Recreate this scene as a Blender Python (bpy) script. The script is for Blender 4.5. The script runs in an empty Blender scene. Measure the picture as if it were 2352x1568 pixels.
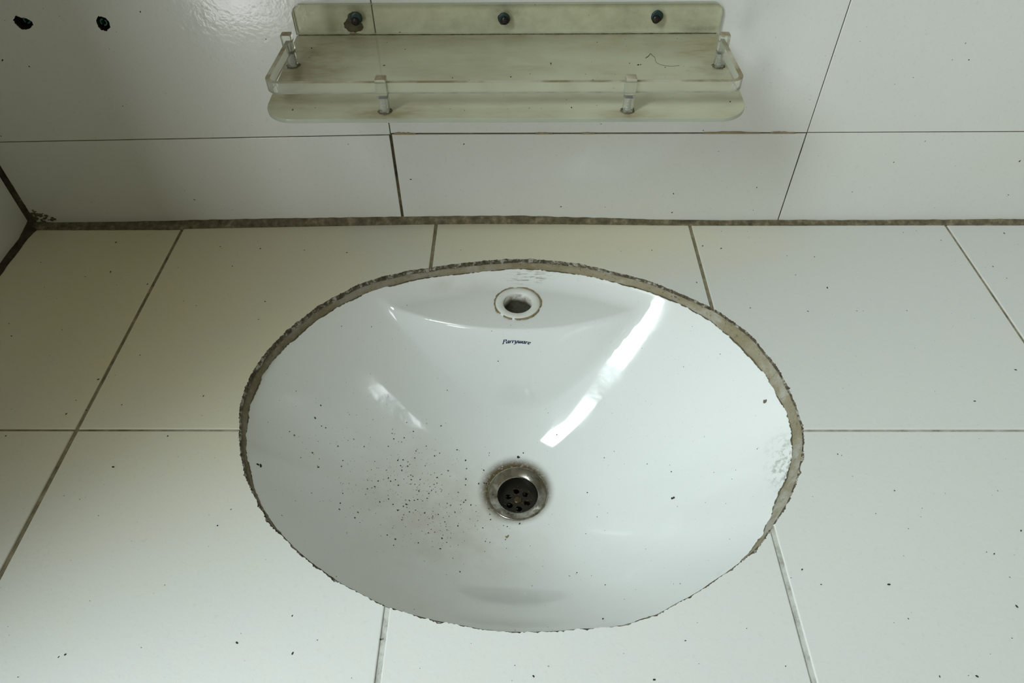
import bpy, bmesh, math, random
from mathutils import Vector, Matrix, noise

# ------------------------------------------------------------------ camera, world, light, exposure
scene = bpy.context.scene
COL = scene.collection
RND = random.Random(7)
PI = math.pi

CAM_POS = Vector((-0.0069, -0.6724, 0.5131))
CAM_YAW, CAM_PITCH, CAM_ROLL = math.radians(-0.72172), math.radians(46.80281), math.radians(-0.57108)
cam_data = bpy.data.cameras.new('camera')
cam_data.sensor_width = 36.0
cam_data.lens = 1615.2 / 2352 * 36.0
cam_data.clip_start = 0.02
cam = bpy.data.objects.new('camera', cam_data)
COL.objects.link(cam)
fwd = Vector((math.sin(CAM_YAW) * math.cos(CAM_PITCH), math.cos(CAM_YAW) * math.cos(CAM_PITCH), -math.sin(CAM_PITCH)))
rgt = Vector((math.cos(CAM_YAW), -math.sin(CAM_YAW), 0))
upv = rgt.cross(fwd)
r2 = rgt * math.cos(CAM_ROLL) + upv * math.sin(CAM_ROLL)
u2 = upv * math.cos(CAM_ROLL) - rgt * math.sin(CAM_ROLL)
M = Matrix((r2, u2, -fwd)).transposed().to_4x4()
M.translation = CAM_POS
cam.matrix_world = M
scene.camera = cam

vs = scene.view_settings
vs.view_transform = 'Standard'
vs.look = 'None'
vs.gamma = 1.0
vs.use_curve_mapping = False
vs.exposure = 0.0

world = bpy.data.worlds.new('world')
scene.world = world
world.use_nodes = True
bg = world.node_tree.nodes['Background']
bg.inputs['Color'].default_value = (0.98, 0.98, 0.74, 1)
bg.inputs['Strength'].default_value = 0.225


def area_light(name, loc, target, sx, sy, power, color):
    d = bpy.data.lights.new(name, 'AREA')
    d.shape = 'RECTANGLE'
    d.size, d.size_y = sx, sy
    d.energy = power
    d.color = color
    o = bpy.data.objects.new(name, d)
    COL.objects.link(o)
    o.location = loc
    o.rotation_euler = (Vector(target) - Vector(loc)).to_track_quat('-Z', 'Y').to_euler()
    return o


# high window beyond the left partition, a small lamp added on the right for the bowl's left highlight, the doorway behind the photographer
area_light('window_daylight', (-1.25, -1.27, 1.60), (0.05, -0.25, 0.0), 0.66, 0.92, 54, (0.835, 0.96, 0.985))
area_light('right_highlight_lamp', (1.40, -0.42, 0.95), (-0.15, -0.2, -0.08), 0.11, 0.04, 0.17, (0.86, 0.96, 1.0))
area_light('doorway_daylight', (-1.12, -2.20, 0.15), (-0.10, 0.0, 0.15), 0.34, 1.7, 15, (0.95, 0.98, 1.0))


# ------------------------------------------------------------------ materials
def new_mat(name):
    m = bpy.data.materials.new(name)
    m.use_nodes = True
    nt = m.node_tree
    bsdf = nt.nodes['Principled BSDF']
    return m, nt, bsdf


def N(nt, kind, **kw):
    n = nt.nodes.new(kind)
    for k, v in kw.items():
        if k in n.inputs:
            n.inputs[k].default_value = v
        else:
            setattr(n, k, v)
    return n


def coord(nt):
    return N(nt, 'ShaderNodeNewGeometry').outputs['Position']


def noise_tex(nt, vec, scale, detail=4.0, rough=0.6):
    n = N(nt, 'ShaderNodeTexNoise', Scale=scale, Detail=detail, Roughness=rough)
    nt.links.new(vec, n.inputs['Vector'])
    return n.outputs['Fac']


def ramp(nt, fac, stops):
    r = N(nt, 'ShaderNodeValToRGB')
    els = r.color_ramp.elements
    while len(els) < len(stops):
        els.new(0.5)
    for e, (p, c) in zip(els, stops):
        e.position = p
        e.color = (c, c, c, 1) if isinstance(c, (int, float)) else (*c, 1)
    nt.links.new(fac, r.inputs['Fac'])
    return r.outputs['Color']


def mix(nt, fac, a, b, mode='MIX'):
    n = N(nt, 'ShaderNodeMix', data_type='RGBA', blend_type=mode)
    for sock, v in ((n.inputs['Factor'], fac), (n.inputs['A'], a), (n.inputs['B'], b)):
        pass
    ins = [s for s in n.inputs if s.enabled]
    for s, v in zip(ins, (fac, a, b)):
        if isinstance(v, (int, float)):
            s.default_value = v
        elif isinstance(v, tuple):
            s.default_value = (*v, 1)
        else:
            nt.links.new(v, s)
    return [s for s in n.outputs if s.enabled][0]


def math_node(nt, op, a, b=None, clamp=False):
    n = N(nt, 'ShaderNodeMath', operation=op, use_clamp=clamp)
    for i, v in enumerate((a, b)):
        if v is None:
            continue
        if isinstance(v, (int, float)):
            n.inputs[i].default_value = v
        else:
            nt.links.new(v, n.inputs[i])
    return n.outputs[0]


def bump(nt, bsdf, h, strength, dist=0.001):
    b = N(nt, 'ShaderNodeBump', Strength=strength, Distance=dist)
    nt.links.new(h, b.inputs['Height'])
    nt.links.new(b.outputs['Normal'], bsdf.inputs['Normal'])


def blob(nt, vec, center, radii, soft=0.5):
    """1 inside an ellipsoid around center, falling to 0 at its skin"""
    mp = N(nt, 'ShaderNodeMapping', vector_type='TEXTURE')
    mp.inputs['Location'].default_value = center
    mp.inputs['Scale'].default_value = radii
    nt.links.new(vec, mp.inputs['Vector'])
    ln = N(nt, 'ShaderNodeVectorMath', operation='LENGTH')
    nt.links.new(mp.outputs[0], ln.inputs[0])
    mr = N(nt, 'ShaderNodeMapRange', interpolation_type='SMOOTHSTEP')
    mr.inputs['From Min'].default_value = 1.0
    mr.inputs['From Max'].default_value = 1.0 - soft
    nt.links.new(ln.outputs['Value'], mr.inputs['Value'])
    return mr.outputs[0]


def tile_mat(name, base, dirty, dirt_amt, rough, peel):
    m, nt, b = new_mat(name)
    p = coord(nt)
    big = ramp(nt, noise_tex(nt, p, 6.0, 5.0), [(0.35, 0.0), (0.75, 1.0)])
    col = mix(nt, math_node(nt, 'MULTIPLY', big, dirt_amt), base, dirty)
    fine = ramp(nt, noise_tex(nt, p, 260.0, 3.0), [(0.28, 0.0), (0.42, 1.0)])
    col = mix(nt, fine, mix(nt, 0.09, col, (0.25, 0.22, 0.16)), col)
    nt.links.new(col, b.inputs['Base Color'])
    rr = ramp(nt, noise_tex(nt, p, 18.0, 5.0), [(0.3, rough * 0.8), (0.8, rough * 1.35)])
    nt.links.new(rr, b.inputs['Roughness'])
    bump(nt, b, noise_tex(nt, p, 210.0, 2.0), peel, 0.0006)
    return m


MAT = {}
MAT['wall_tile'] = tile_mat('white_glazed_wall_tile', (0.67, 0.675, 0.65), (0.63, 0.62, 0.54), 0.4, 0.13, 0.22)


def counter_tile_mat():
    """white glaze under a film of dried beige grime, thickest towards the back left corner"""
    m, nt, b = new_mat('off_white_counter_tile')
    p = coord(nt)
    n1_ = noise_tex(nt, p, 5.0, 6.0, 0.6)
    n2_ = noise_tex(nt, p, 40.0, 5.0, 0.7)
    film = math_node(nt, 'MAXIMUM', blob(nt, p, (-0.42, -0.13, 0), (0.50, 0.40, 1.0), 0.85),
                     math_node(nt, 'MULTIPLY', blob(nt, p, (0.02, -0.02, 0), (0.42, 0.12, 1.0), 0.9), 0.75))
    film = math_node(nt, 'MULTIPLY', film, ramp(nt, n1_, [(0.25, 0.7), (0.7, 1.0)]))
    film = math_node(nt, 'ADD', film, ramp(nt, n2_, [(0.45, 0.0), (0.85, 0.16)]), clamp=True)
    col = mix(nt, film, (0.65, 0.655, 0.63), (0.72, 0.655, 0.44))
    fine = ramp(nt, noise_tex(nt, p, 260.0, 3.0), [(0.28, 0.0), (0.42, 1.0)])
    col = mix(nt, fine, mix(nt, 0.09, col, (0.25, 0.22, 0.16)), col)
    nt.links.new(col, b.inputs['Base Color'])
    rr = ramp(nt, noise_tex(nt, p, 18.0, 5.0), [(0.3, 0.27), (0.8, 0.46)])
    nt.links.new(rr, b.inputs['Roughness'])
    bump(nt, b, noise_tex(nt, p, 210.0, 2.0), 0.25, 0.0006)
    return m


MAT['counter_tile'] = counter_tile_mat()


def grime_mat(name, stops, scale, rough=0.9, stretch=(1, 1, 1), bstr=0.6):
    m, nt, b = new_mat(name)
    p = coord(nt)
    mp = N(nt, 'ShaderNodeMapping')
    mp.inputs['Scale'].default_value = stretch
    nt.links.new(p, mp.inputs['Vector'])
    f = noise_tex(nt, mp.outputs[0], scale, 6.0, 0.7)
    nt.links.new(ramp(nt, f, stops), b.inputs['Base Color'])
    b.inputs['Roughness'].default_value = rough
    bump(nt, b, f, bstr, 0.002)
    return m


MAT['wall_grout'] = grime_mat('dark_brown_wall_grout', [(0.35, (0.020, 0.015, 0.008)), (0.6, (0.10, 0.075, 0.035)), (0.75, (0.32, 0.26, 0.15))], 60)
MAT['mortar'] = grime_mat('brown_dirty_mortar', [(0.3, (0.055, 0.045, 0.025)), (0.55, (0.17, 0.14, 0.085)), (0.75, (0.36, 0.31, 0.21))], 110)
MAT['corner_mortar'] = grime_mat('black_mouldy_corner_mortar', [(0.35, (0.015, 0.012, 0.007)), (0.62, (0.07, 0.055, 0.03)), (0.8, (0.25, 0.22, 0.13))], 90)
MAT['mould'] = grime_mat('olive_mould', [(0.35, (0.06, 0.050, 0.026)), (0.7, (0.19, 0.16, 0.085))], 200)


def sealant_mat():
    m, nt, b = new_mat('beige_dirty_sealant')
    p = coord(nt)
    lo = noise_tex(nt, p, 22.0, 5.0, 0.6)
    hi = noise_tex(nt, p, 210.0, 8.0, 0.8)
    gr = noise_tex(nt, p, 900.0, 4.0, 0.8)
    col = ramp(nt, lo, [(0.36, (0.42, 0.35, 0.21)), (0.52, (0.54, 0.47, 0.32)), (0.62, (0.72, 0.69, 0.59))])
    # dirtier on the side by the left wall
    sep = N(nt, 'ShaderNodeSeparateXYZ')
    nt.links.new(p, sep.inputs[0])
    mr = N(nt, 'ShaderNodeMapRange')
    mr.inputs['From Min'].default_value = 0.05
    mr.inputs['From Max'].default_value = -0.24
    mr.inputs['To Max'].default_value = 0.65
    nt.links.new(sep.outputs['X'], mr.inputs['Value'])
    col = mix(nt, mr.outputs[0], col, (0.24, 0.185, 0.10))
    col = mix(nt, ramp(nt, hi, [(0.32, 0.95), (0.42, 0.0)]), col, (0.075, 0.06, 0.035))
    col = mix(nt, ramp(nt, hi, [(0.54, 0.0), (0.68, 0.55)]), col, (0.66, 0.63, 0.54))
    col = mix(nt, ramp(nt, gr, [(0.32, 0.5), (0.45, 0.0)]), col, (0.16, 0.13, 0.08))
    nt.links.new(col, b.inputs['Base Color'])
    b.inputs['Roughness'].default_value = 0.9
    bump(nt, b, math_node(nt, 'ADD', hi, math_node(nt, 'MULTIPLY', gr, 0.4)), 1.0, 0.003)
    return m


MAT['sealant'] = sealant_mat()
MAT['cut_edge'] = grime_mat('dark_chipped_tile_edge', [(0.35, (0.030, 0.024, 0.015)), (0.52, (0.11, 0.09, 0.055)), (0.62, (0.42, 0.40, 0.35)), (0.75, (0.10, 0.08, 0.05))], 190)
MAT['concrete'] = grime_mat('grey_concrete', [(0.3, (0.20, 0.19, 0.17)), (0.7, (0.36, 0.35, 0.32))], 40)
MAT['terracotta'] = grime_mat('terracotta_tile_body', [(0.35, (0.20, 0.065, 0.032)), (0.7, (0.34, 0.13, 0.065))], 120)
MAT['hole_bottom'] = grime_mat('olive_dark_hole_bottom', [(0.35, (0.040, 0.040, 0.024)), (0.7, (0.085, 0.08, 0.055))], 160)
MAT['cavity'] = grime_mat('dark_hole', [(0.3, (0.008, 0.006, 0.004)), (0.75, (0.08, 0.05, 0.025))], 160)
MAT['speck'] = grime_mat('black_dirt', [(0.4, (0.015, 0.012, 0.008)), (0.7, (0.06, 0.045, 0.025))], 300)
MAT['flake'] = grime_mat('brown_flake', [(0.4, (0.10, 0.085, 0.06)), (0.7, (0.25, 0.20, 0.14))], 300)
MAT['residue'] = grime_mat('tan_sealant_residue', [(0.35, (0.22, 0.17, 0.09)), (0.7, (0.40, 0.32, 0.19))], 150)


def counter_grout_mat():
    m, nt, b = new_mat('counter_grout')
    p = coord(nt)
    sep = N(nt, 'ShaderNodeSeparateXYZ')
    nt.links.new(p, sep.inputs[0])
    mr = N(nt, 'ShaderNodeMapRange')
    mr.inputs['From Min'].default_value = -0.42
    mr.inputs['From Max'].default_value = -0.20
    nt.links.new(sep.outputs['Y'], mr.inputs['Value'])
    f = noise_tex(nt, p, 70.0, 6.0, 0.7)
    dirty = ramp(nt, f, [(0.3, (0.10, 0.085, 0.05)), (0.55, (0.26, 0.22, 0.14)), (0.75, (0.42, 0.37, 0.26))])
    clean = ramp(nt, f, [(0.3, (0.22, 0.21, 0.18)), (0.5, (0.50, 0.50, 0.46)), (0.75, (0.60, 0.60, 0.56))])
    mx = N(nt, 'ShaderNodeMapRange')
    mx.inputs['From Min'].default_value = -0.22
    mx.inputs['From Max'].default_value = -0.36
    nt.links.new(sep.outputs['X'], mx.inputs['Value'])
    nt.links.new(mix(nt, math_node(nt, 'MAXIMUM', mr.outputs[0], mx.outputs[0]), clean, dirty), b.inputs['Base Color'])
    b.inputs['Roughness'].default_value = 0.9
    bump(nt, b, f, 0.5, 0.001)
    return m


MAT['counter_grout'] = counter_grout_mat()

# drain and tap hole positions (used by geometry and by the stains around them)
DRAIN = Vector((-0.0075, -0.2620, -0.1690))
TAP = Vector((-0.0073, -0.1080, -0.0265))


def porcelain_mat():
    m, nt, b = new_mat('white_glazed_porcelain')
    p = coord(nt)
    base = (0.815, 0.832, 0.82)
    # brown stain left of the drain, widened to paint shade into the front left
    f1 = noise_tex(nt, p, 28.0, 5.0)
    film = blob(nt, p, (-0.075, -0.300, -0.14), (0.17, 0.13, 0.16), 0.95)
    film = math_node(nt, 'MULTIPLY', film, ramp(nt, f1, [(0.3, 0.25), (0.7, 0.75)]))
    col = mix(nt, math_node(nt, 'MULTIPLY', film, 0.72), base, (0.46, 0.39, 0.27))
    # ring of grime round the drain
    f2 = noise_tex(nt, p, 330.0, 4.0, 0.75)
    ring = blob(nt, p, (DRAIN.x - 0.002, DRAIN.y + 0.0035, DRAIN.z), (0.0450, 0.0450, 0.06), 0.30)
    ring = math_node(nt, 'MULTIPLY', ring, ramp(nt, f2, [(0.30, 0.55), (0.48, 1.0)]), clamp=True)
    col = mix(nt, ring, col, (0.10, 0.07, 0.03))
    # faint grime in the back crease of the tap ledge and scrapes behind the tap hole
    mp = N(nt, 'ShaderNodeMapping')
    mp.inputs['Scale'].default_value = (60, 420, 420)
    nt.links.new(p, mp.inputs['Vector'])
    streak = ramp(nt, noise_tex(nt, mp.outputs[0], 1.0, 5.0, 0.7), [(0.50, 0.0), (0.62, 1.0)])
    scrape = math_node(nt, 'MULTIPLY', blob(nt, p, (0.004, -0.073, -0.018), (0.036, 0.010, 0.02), 0.8), streak)
    col = mix(nt, math_node(nt, 'MULTIPLY', scrape, 0.8), col, (0.20, 0.17, 0.08))
    crease = math_node(nt, 'MULTIPLY', blob(nt, p, (-0.075, -0.083, -0.026), (0.06, 0.016, 0.02), 0.9), ramp(nt, f1, [(0.35, 0.0), (0.65, 1.0)]))
    col = mix(nt, math_node(nt, 'MULTIPLY', crease, 0.3), col, (0.42, 0.34, 0.24))
    # smears against the front right rim
    smear = math_node(nt, 'MULTIPLY', blob(nt, p, (0.232, -0.335, -0.02), (0.022, 0.06, 0.04), 0.7), ramp(nt, noise_tex(nt, p, 150.0, 5.0, 0.75), [(0.5, 0.0), (0.62, 1.0)]))
    col = mix(nt, math_node(nt, 'MULTIPLY', smear, 0.7), col, (0.30, 0.30, 0.26))
    fine = ramp(nt, noise_tex(nt, p, 420.0, 2.0), [(0.24, 0.0), (0.33, 1.0)])
    col = mix(nt, fine, mix(nt, 0.2, col, (0.2, 0.17, 0.12)), col)
    nt.links.new(col, b.inputs['Base Color'])
    rr = ramp(nt, noise_tex(nt, p, 25.0, 6.0), [(0.35, 0.05), (0.75, 0.16)])
    nt.links.new(rr, b.inputs['Roughness'])
    b.inputs['Coat Weight'].default_value = 0.15
    b.inputs['Coat Roughness'].default_value = 0.03
    bump(nt, b, noise_tex(nt, p, 45.0, 3.0), 0.05, 0.002)
    return m


MAT['porcelain'] = porcelain_mat()


def simple(name, col, rough, metal=0.0, nscale=None, amt=0.3, dark=(0.05, 0.04, 0.03)):
    m, nt, b = new_mat(name)
    if nscale:
        f = ramp(nt, noise_tex(nt, coord(nt), nscale, 5.0, 0.7), [(0.42, 0.0), (0.68, 1.0)])
        nt.links.new(mix(nt, math_node(nt, 'MULTIPLY', f, amt), col, dark), b.inputs['Base Color'])
        rr = math_node(nt, 'ADD', math_node(nt, 'MULTIPLY', f, 0.3), rough)
        nt.links.new(rr, b.inputs['Roughness'])
    else:
        b.inputs['Base Color'].default_value = (*col, 1)
        b.inputs['Roughness'].default_value = rough
    b.inputs['Metallic'].default_value = metal
    return m


MAT['ring'] = simple('bare_white_porcelain', (0.82, 0.83, 0.80), 0.3, 0, 120, 0.15, (0.5, 0.4, 0.25))
MAT['sleeve'] = simple('stained_white_sleeve', (0.75, 0.75, 0.70), 0.4, 0, 160, 0.9, (0.22, 0.14, 0.05))
MAT['steel'] = simple('stained_steel', (0.42, 0.40, 0.35), 0.15, 1.0, 75, 0.9, (0.07, 0.05, 0.025))
MAT['dark_metal'] = simple('black_fouled_metal', (0.022, 0.020, 0.014), 0.28, 0.2, 140, 0.8, (0.012, 0.008, 0.005))
MAT['brass'] = simple('tarnished_brass', (0.085, 0.062, 0.028), 0.30, 0.4, 260, 0.85, (0.015, 0.010, 0.006))
MAT['sludge'] = simple('wet_black_sludge', (0.03, 0.022, 0.012), 0.15, 0.0, 300, 0.5, (0.09, 0.055, 0.02))
MAT['ink'] = simple('navy_print', (0.010, 0.028, 0.085), 0.25)
MAT['plug'] = simple('dark_green_plastic', (0.007, 0.030, 0.024), 0.4, 0, 200, 0.6, (0.01, 0.01, 0.01))
MAT['green_plug'] = simple('green_plastic', (0.022, 0.13, 0.095), 0.4, 0, 220, 0.5, (0.015, 0.03, 0.02))
MAT['screw'] = simple('black_screw', (0.018, 0.018, 0.018), 0.35, 0.5)
MAT['screw_core'] = simple('cloudy_plastic_screw', (0.52, 0.53, 0.46), 0.3)
MAT['hair'] = simple('black_hair', (0.03, 0.025, 0.02), 0.5)


def acrylic_plate(name, clear, floor, dust, dust2, nscale, stretch, stains):
    """clear acrylic sheet clouded by a film of dried dirt; stains = (centre, radii, amount)"""
    m, nt, b = new_mat(name)
    p = coord(nt)
    mp = N(nt, 'ShaderNodeMapping')
    mp.inputs['Scale'].default_value = stretch
    nt.links.new(p, mp.inputs['Vector'])
    f = noise_tex(nt, mp.outputs[0], nscale, 6.0, 0.65)
    g = noise_tex(nt, mp.outputs[0], nscale * 7, 5.0, 0.75)
    fg = math_node(nt, 'ADD', math_node(nt, 'MULTIPLY', f, 0.6), math_node(nt, 'MULTIPLY', g, 0.4))
    st = ramp(nt, fg, [(0.44, 0.0), (0.66, 0.8)])
    for c, r, amt in stains:
        q = math_node(nt, 'MULTIPLY', blob(nt, p, c, r, 0.95), math_node(nt, 'ADD', math_node(nt, 'MULTIPLY', g, 1.3), -0.1))
        st = math_node(nt, 'ADD', st, math_node(nt, 'MULTIPLY', q, amt), clamp=True)
    nt.links.new(mix(nt, st, dust, dust2), b.inputs['Base Color'])
    b.inputs['Roughness'].default_value = 0.28
    tr = N(nt, 'ShaderNodeBsdfTransparent')
    tr.inputs['Color'].default_value = (0.95, 0.95, 0.885, 1)
    ms = N(nt, 'ShaderNodeMixShader')
    mr = N(nt, 'ShaderNodeMapRange')
    mr.inputs['To Min'].default_value = clear
    mr.inputs['To Max'].default_value = floor
    nt.links.new(st, mr.inputs['Value'])
    nt.links.new(mr.outputs[0], ms.inputs['Fac'])
    nt.links.new(b.outputs[0], ms.inputs[1])
    nt.links.new(tr.outputs[0], ms.inputs[2])
    nt.links.new(ms.outputs[0], nt.nodes['Material Output'].inputs['Surface'])
    return m


MAT['acrylic_board'] = acrylic_plate('dusty_clear_acrylic_board', 0.42, 0.16, (0.62, 0.62, 0.46), (0.34, 0.29, 0.165), 9.0, (1, 3, 3),
                                     [((-0.21, -0.075, 0.22), (0.075, 0.10, 0.1), 1.0), ((-0.117, -0.137, 0.22), (0.05, 0.014, 0.1), 1.3),
                                      ((0.084, -0.137, 0.22), (0.045, 0.014, 0.1), 1.3), ((0.175, -0.05, 0.22), (0.05, 0.07, 0.1), 0.8),
                                      ((0.0, 0.0, 0.22), (0.3, 0.02, 0.1), 0.8)])
MAT['acrylic_back'] = acrylic_plate('clouded_clear_acrylic_back', 0.975, 0.76, (0.50, 0.49, 0.36), (0.20, 0.16, 0.07), 14.0, (1, 1, 1.6),
                                    [((-0.158, 0.0, 0.248), (0.022, 0.1, 0.014), 1.0), ((-0.02, 0.0, 0.244), (0.016, 0.1, 0.014), 0.9),
                                     ((0.17, 0.0, 0.229), (0.03, 0.1, 0.004), 1.0)])


def acrylic_clear():
    m, nt, b = new_mat('clear_acrylic')
    p = coord(nt)
    f = ramp(nt, noise_tex(nt, p, 45.0, 4.0, 0.6), [(0.40, 0.0), (0.75, 1.0)])
    nt.links.new(mix(nt, math_node(nt, 'MULTIPLY', f, 0.25), (0.88, 0.90, 0.82), (0.66, 0.60, 0.44)), b.inputs['Base Color'])
    b.inputs['IOR'].default_value = 1.45
    b.inputs['Roughness'].default_value = 0.10
    b.inputs['Transmission Weight'].default_value = 0.86
    # settled dust on upward faces
    geo = N(nt, 'ShaderNodeNewGeometry')
    sep = N(nt, 'ShaderNodeSeparateXYZ')
    nt.links.new(geo.outputs['True Normal'], sep.inputs[0])
    top = math_node(nt, 'GREATER_THAN', sep.outputs['Z'], 0.8)
    d = N(nt, 'ShaderNodeBsdfDiffuse')
    nt.links.new(ramp(nt, noise_tex(nt, p, 30.0, 5.0), [(0.40, (0.52, 0.48, 0.38)), (0.60, (0.24, 0.185, 0.10))]), d.inputs['Color'])
    ms = N(nt, 'ShaderNodeMixShader')
    nt.links.new(math_node(nt, 'MULTIPLY', top, 0.78), ms.inputs['Fac'])
    nt.links.new(b.outputs[0], ms.inputs[1])
    nt.links.new(d.outputs[0], ms.inputs[2])
    nt.links.new(ms.outputs[0], nt.nodes['Material Output'].inputs['Surface'])
    return m


MAT['acrylic'] = acrylic_clear()


def acrylic_rim():
    m, nt, b = new_mat('acrylic_cut_edge')
    b.inputs['Base Color'].default_value = (0.50, 0.54, 0.46, 1)
    b.inputs['Roughness'].default_value = 0.18
    b.inputs['Transmission Weight'].default_value = 0.55
    b.inputs['IOR'].default_value = 1.45
    return m


MAT['acrylic_rim'] = acrylic_rim()


# ------------------------------------------------------------------ object helpers
def obj(name, me, mats, parent=None, smooth=False):
    if isinstance(me, bmesh.types.BMesh):
        bm = me
        me = bpy.data.meshes.new(name)
        bm.to_mesh(me)
        bm.free()
    o = bpy.data.objects.new(name, me)
    COL.objects.link(o)
    me.materials.clear()
    for mm in (mats if isinstance(mats, (list, tuple)) else [mats]):
        me.materials.append(MAT[mm])
    if parent:
        o.parent = parent
    if smooth:
        for f in me.polygons:
            f.use_smooth = True
    return o


def tag(o, label=None, cat=None, group=None, kind=None):
    for k, v in (('label', label), ('category', cat), ('group', group), ('kind', kind)):
        if v:
            o[k] = v
    return o


def empty(name, label=None, cat=None, group=None, kind=None, loc=(0, 0, 0)):
    o = bpy.data.objects.new(name, None)
    o.empty_display_size = 0.02
    COL.objects.link(o)
    o.location = loc
    return tag(o, label, cat, group, kind)


def bm_from(verts, faces):
    bm = bmesh.new()
    vv = [bm.verts.new(v) for v in verts]
    for f in faces:
        try:
            bm.faces.new([vv[i] for i in f])
        except ValueError:
            pass
    bmesh.ops.recalc_face_normals(bm, faces=bm.faces)
    return bm


def prism(poly, to3, d0, d1):
    """closed prism of a 2D outline; to3(u, v, d) gives the 3D point at depth d"""
    n = len(poly)
    verts = [to3(u, v, d0) for u, v in poly] + [to3(u, v, d1) for u, v in poly]
    faces = [tuple(range(n)), tuple(reversed(range(n, 2 * n)))]
    faces += [(i, (i + 1) % n, n + (i + 1) % n, n + i) for i in range(n)]
    return bm_from(verts, faces)


def box(bm, x0, x1, y0, y1, z0, z1):
    r = bmesh.ops.create_cube(bm, size=1)
    for v in r['verts']:
        v.co = Vector(((x0 + x1) / 2 + v.co.x * (x1 - x0), (y0 + y1) / 2 + v.co.y * (y1 - y0), (z0 + z1) / 2 + v.co.z * (z1 - z0)))
    return r['verts']


def bevel_all(bm, off, seg=2):
    bmesh.ops.bevel(bm, geom=list(bm.edges), offset=off, segments=seg, affect='EDGES', profile=0.6)


def lathe(profile, n=48, center=(0, 0, 0), close=False):
    verts, faces = [], []
    cx, cy, cz = center
    m = len(profile)
    for k in range(n):
        a = 2 * PI * k / n
        for r, z in profile:
            verts.append((cx + r * math.cos(a), cy + r * math.sin(a), cz + z))
    for k in range(n):
        k2 = (k + 1) % n
        for i in range(m - 1 if not close else m):
            j = (i + 1) % m
            faces.append((k * m + i, k2 * m + i, k2 * m + j, k * m + j))
    bm = bm_from(verts, faces)
    bmesh.ops.remove_doubles(bm, verts=bm.verts, dist=1e-6)
    return bm


def tube_bm(points, rad, n=6):
    verts, faces = [], []
    pts = [Vector(p) for p in points]
    for i, p in enumerate(pts):
        t = (pts[min(i + 1, len(pts) - 1)] - pts[max(i - 1, 0)]).normalized()
        a = t.orthogonal().normalized()
        b = t.cross(a)
        r = rad(i / (len(pts) - 1)) if callable(rad) else rad
        for k in range(n):
            q = 2 * PI * k / n
            verts.append(p + a * r * math.cos(q) + b * r * math.sin(q))
    for i in range(len(pts) - 1):
        for k in range(n):
            faces.append((i * n + k, i * n + (k + 1) % n, (i + 1) * n + (k + 1) % n, (i + 1) * n + k))
    faces.append(tuple(range(n)))
    faces.append(tuple((len(pts) - 1) * n + k for k in range(n)))
    return bm_from(verts, faces)


def subtract(o, cutters, test=None, solver='EXACT'):
    """cut the cutter meshes out of o; faces for which test(center, normal) holds get material slot 1"""
    tmp = []
    for bmc in cutters:
        me = bpy.data.meshes.new('cutter')
        bmc.to_mesh(me)
        c = bpy.data.objects.new('cutter', me)
        COL.objects.link(c)
        tmp.append(c)
        md = o.modifiers.new('cut', 'BOOLEAN')
        md.operation = 'DIFFERENCE'
        md.object = c
        md.solver = solver
    bpy.context.view_layer.update()
    dg = bpy.context.evaluated_depsgraph_get()
    me = bpy.data.meshes.new_from_object(o.evaluated_get(dg))
    mats = list(o.data.materials)
    o.modifiers.clear()
    o.data = me
    me.materials.clear()
    for mm in mats:
        me.materials.append(mm)
    for c in tmp:
        cm = c.data
        bpy.data.objects.remove(c)
        bpy.data.meshes.remove(cm)
    for f in me.polygons:
        f.material_index = 1 if (test and test(f.center, f.normal)) else 0


def n1(x, seed=0.0):
    return noise.noise(Vector((x, seed, seed * 1.7)))


def interp_polar(tab, deg):
    deg %= 360
    t = [(tab[-1][0] - 360, tab[-1][1])] + tab + [(tab[0][0] + 360, tab[0][1])]
    for (a, ra), (b, rb) in zip(t, t[1:]):
        if a <= deg <= b:
            f = (deg - a) / (b - a) if b > a else 0
            f = f * f * (3 - 2 * f)
            return ra + (rb - ra) * f
    return tab[0][1]


# ------------------------------------------------------------------ layout of the opening in the counter
OC = (-0.008, -0.268)
OA, OB = 0.2557, 0.206
O_TAB = [(5.2, .995), (11.9, .9985), (17.7, .9974), (24.8, 1.004), (30.9, 1.0), (35.8, 1.0), (41.3, .9896), (47.6, .9812), (54.1, .982), (64.6, .974), (76.5, .985), (89.4, .9878), (102.3, .982), (112.3, .9907), (118.7, 1.009), (126.2, 1.0245), (131.3, 1.033), (135.9, 1.023), (142.4, 1.026), (148.8, 1.0172), (157.5, 1.0152), (169.0, 1.0086), (180.7, .9987), (187.6, .985), (192.6, .98), (198.4, .9784), (212.8, .9762), (217.3, .983), (221.7, .977), (231.9, .9822), (240.2, .9889), (248.0, .9985), (258.8, 1.0031), (268.1, 1.0138), (278.4, 1.0175), (287.3, 1.034), (291.1, 1.0355), (298.3, 1.0212), (307.1, 1.0121), (316.1, 1.0132), (323.8, 1.0031), (338.9, 1.0034), (350.6, 1.0081), (358.6, .9988)]
I_TAB = [(5.7, .9744), (12.2, .9753), (21.0, .972), (30.7, .9766), (38.4, .984), (45.4, .9849), (53.5, .9809), (64, .9725), (73.3, .9774), (89.4, .9841), (102.5, .9752), (119.2, 1.0055), (128.4, 1.0219), (136.6, 1.0211), (146.1, 1.0151), (153.8, 1.0077), (166.2, 1.0048), (173.6, .9942), (178.9, .9901), (184.8, .98), (191.6, .9754), (201.4, .9709), (212, .972), (226, .974), (240, .982), (255, .995), (270, 1.006), (285, 1.02), (295, 1.016), (308, 1.004), (316, 1.0), (321.8, .9927), (326.1, .982), (332.5, .970), (340.0, .9809), (346.2, .9851), (355.0, .9876), (359.7, .9853)]


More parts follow.
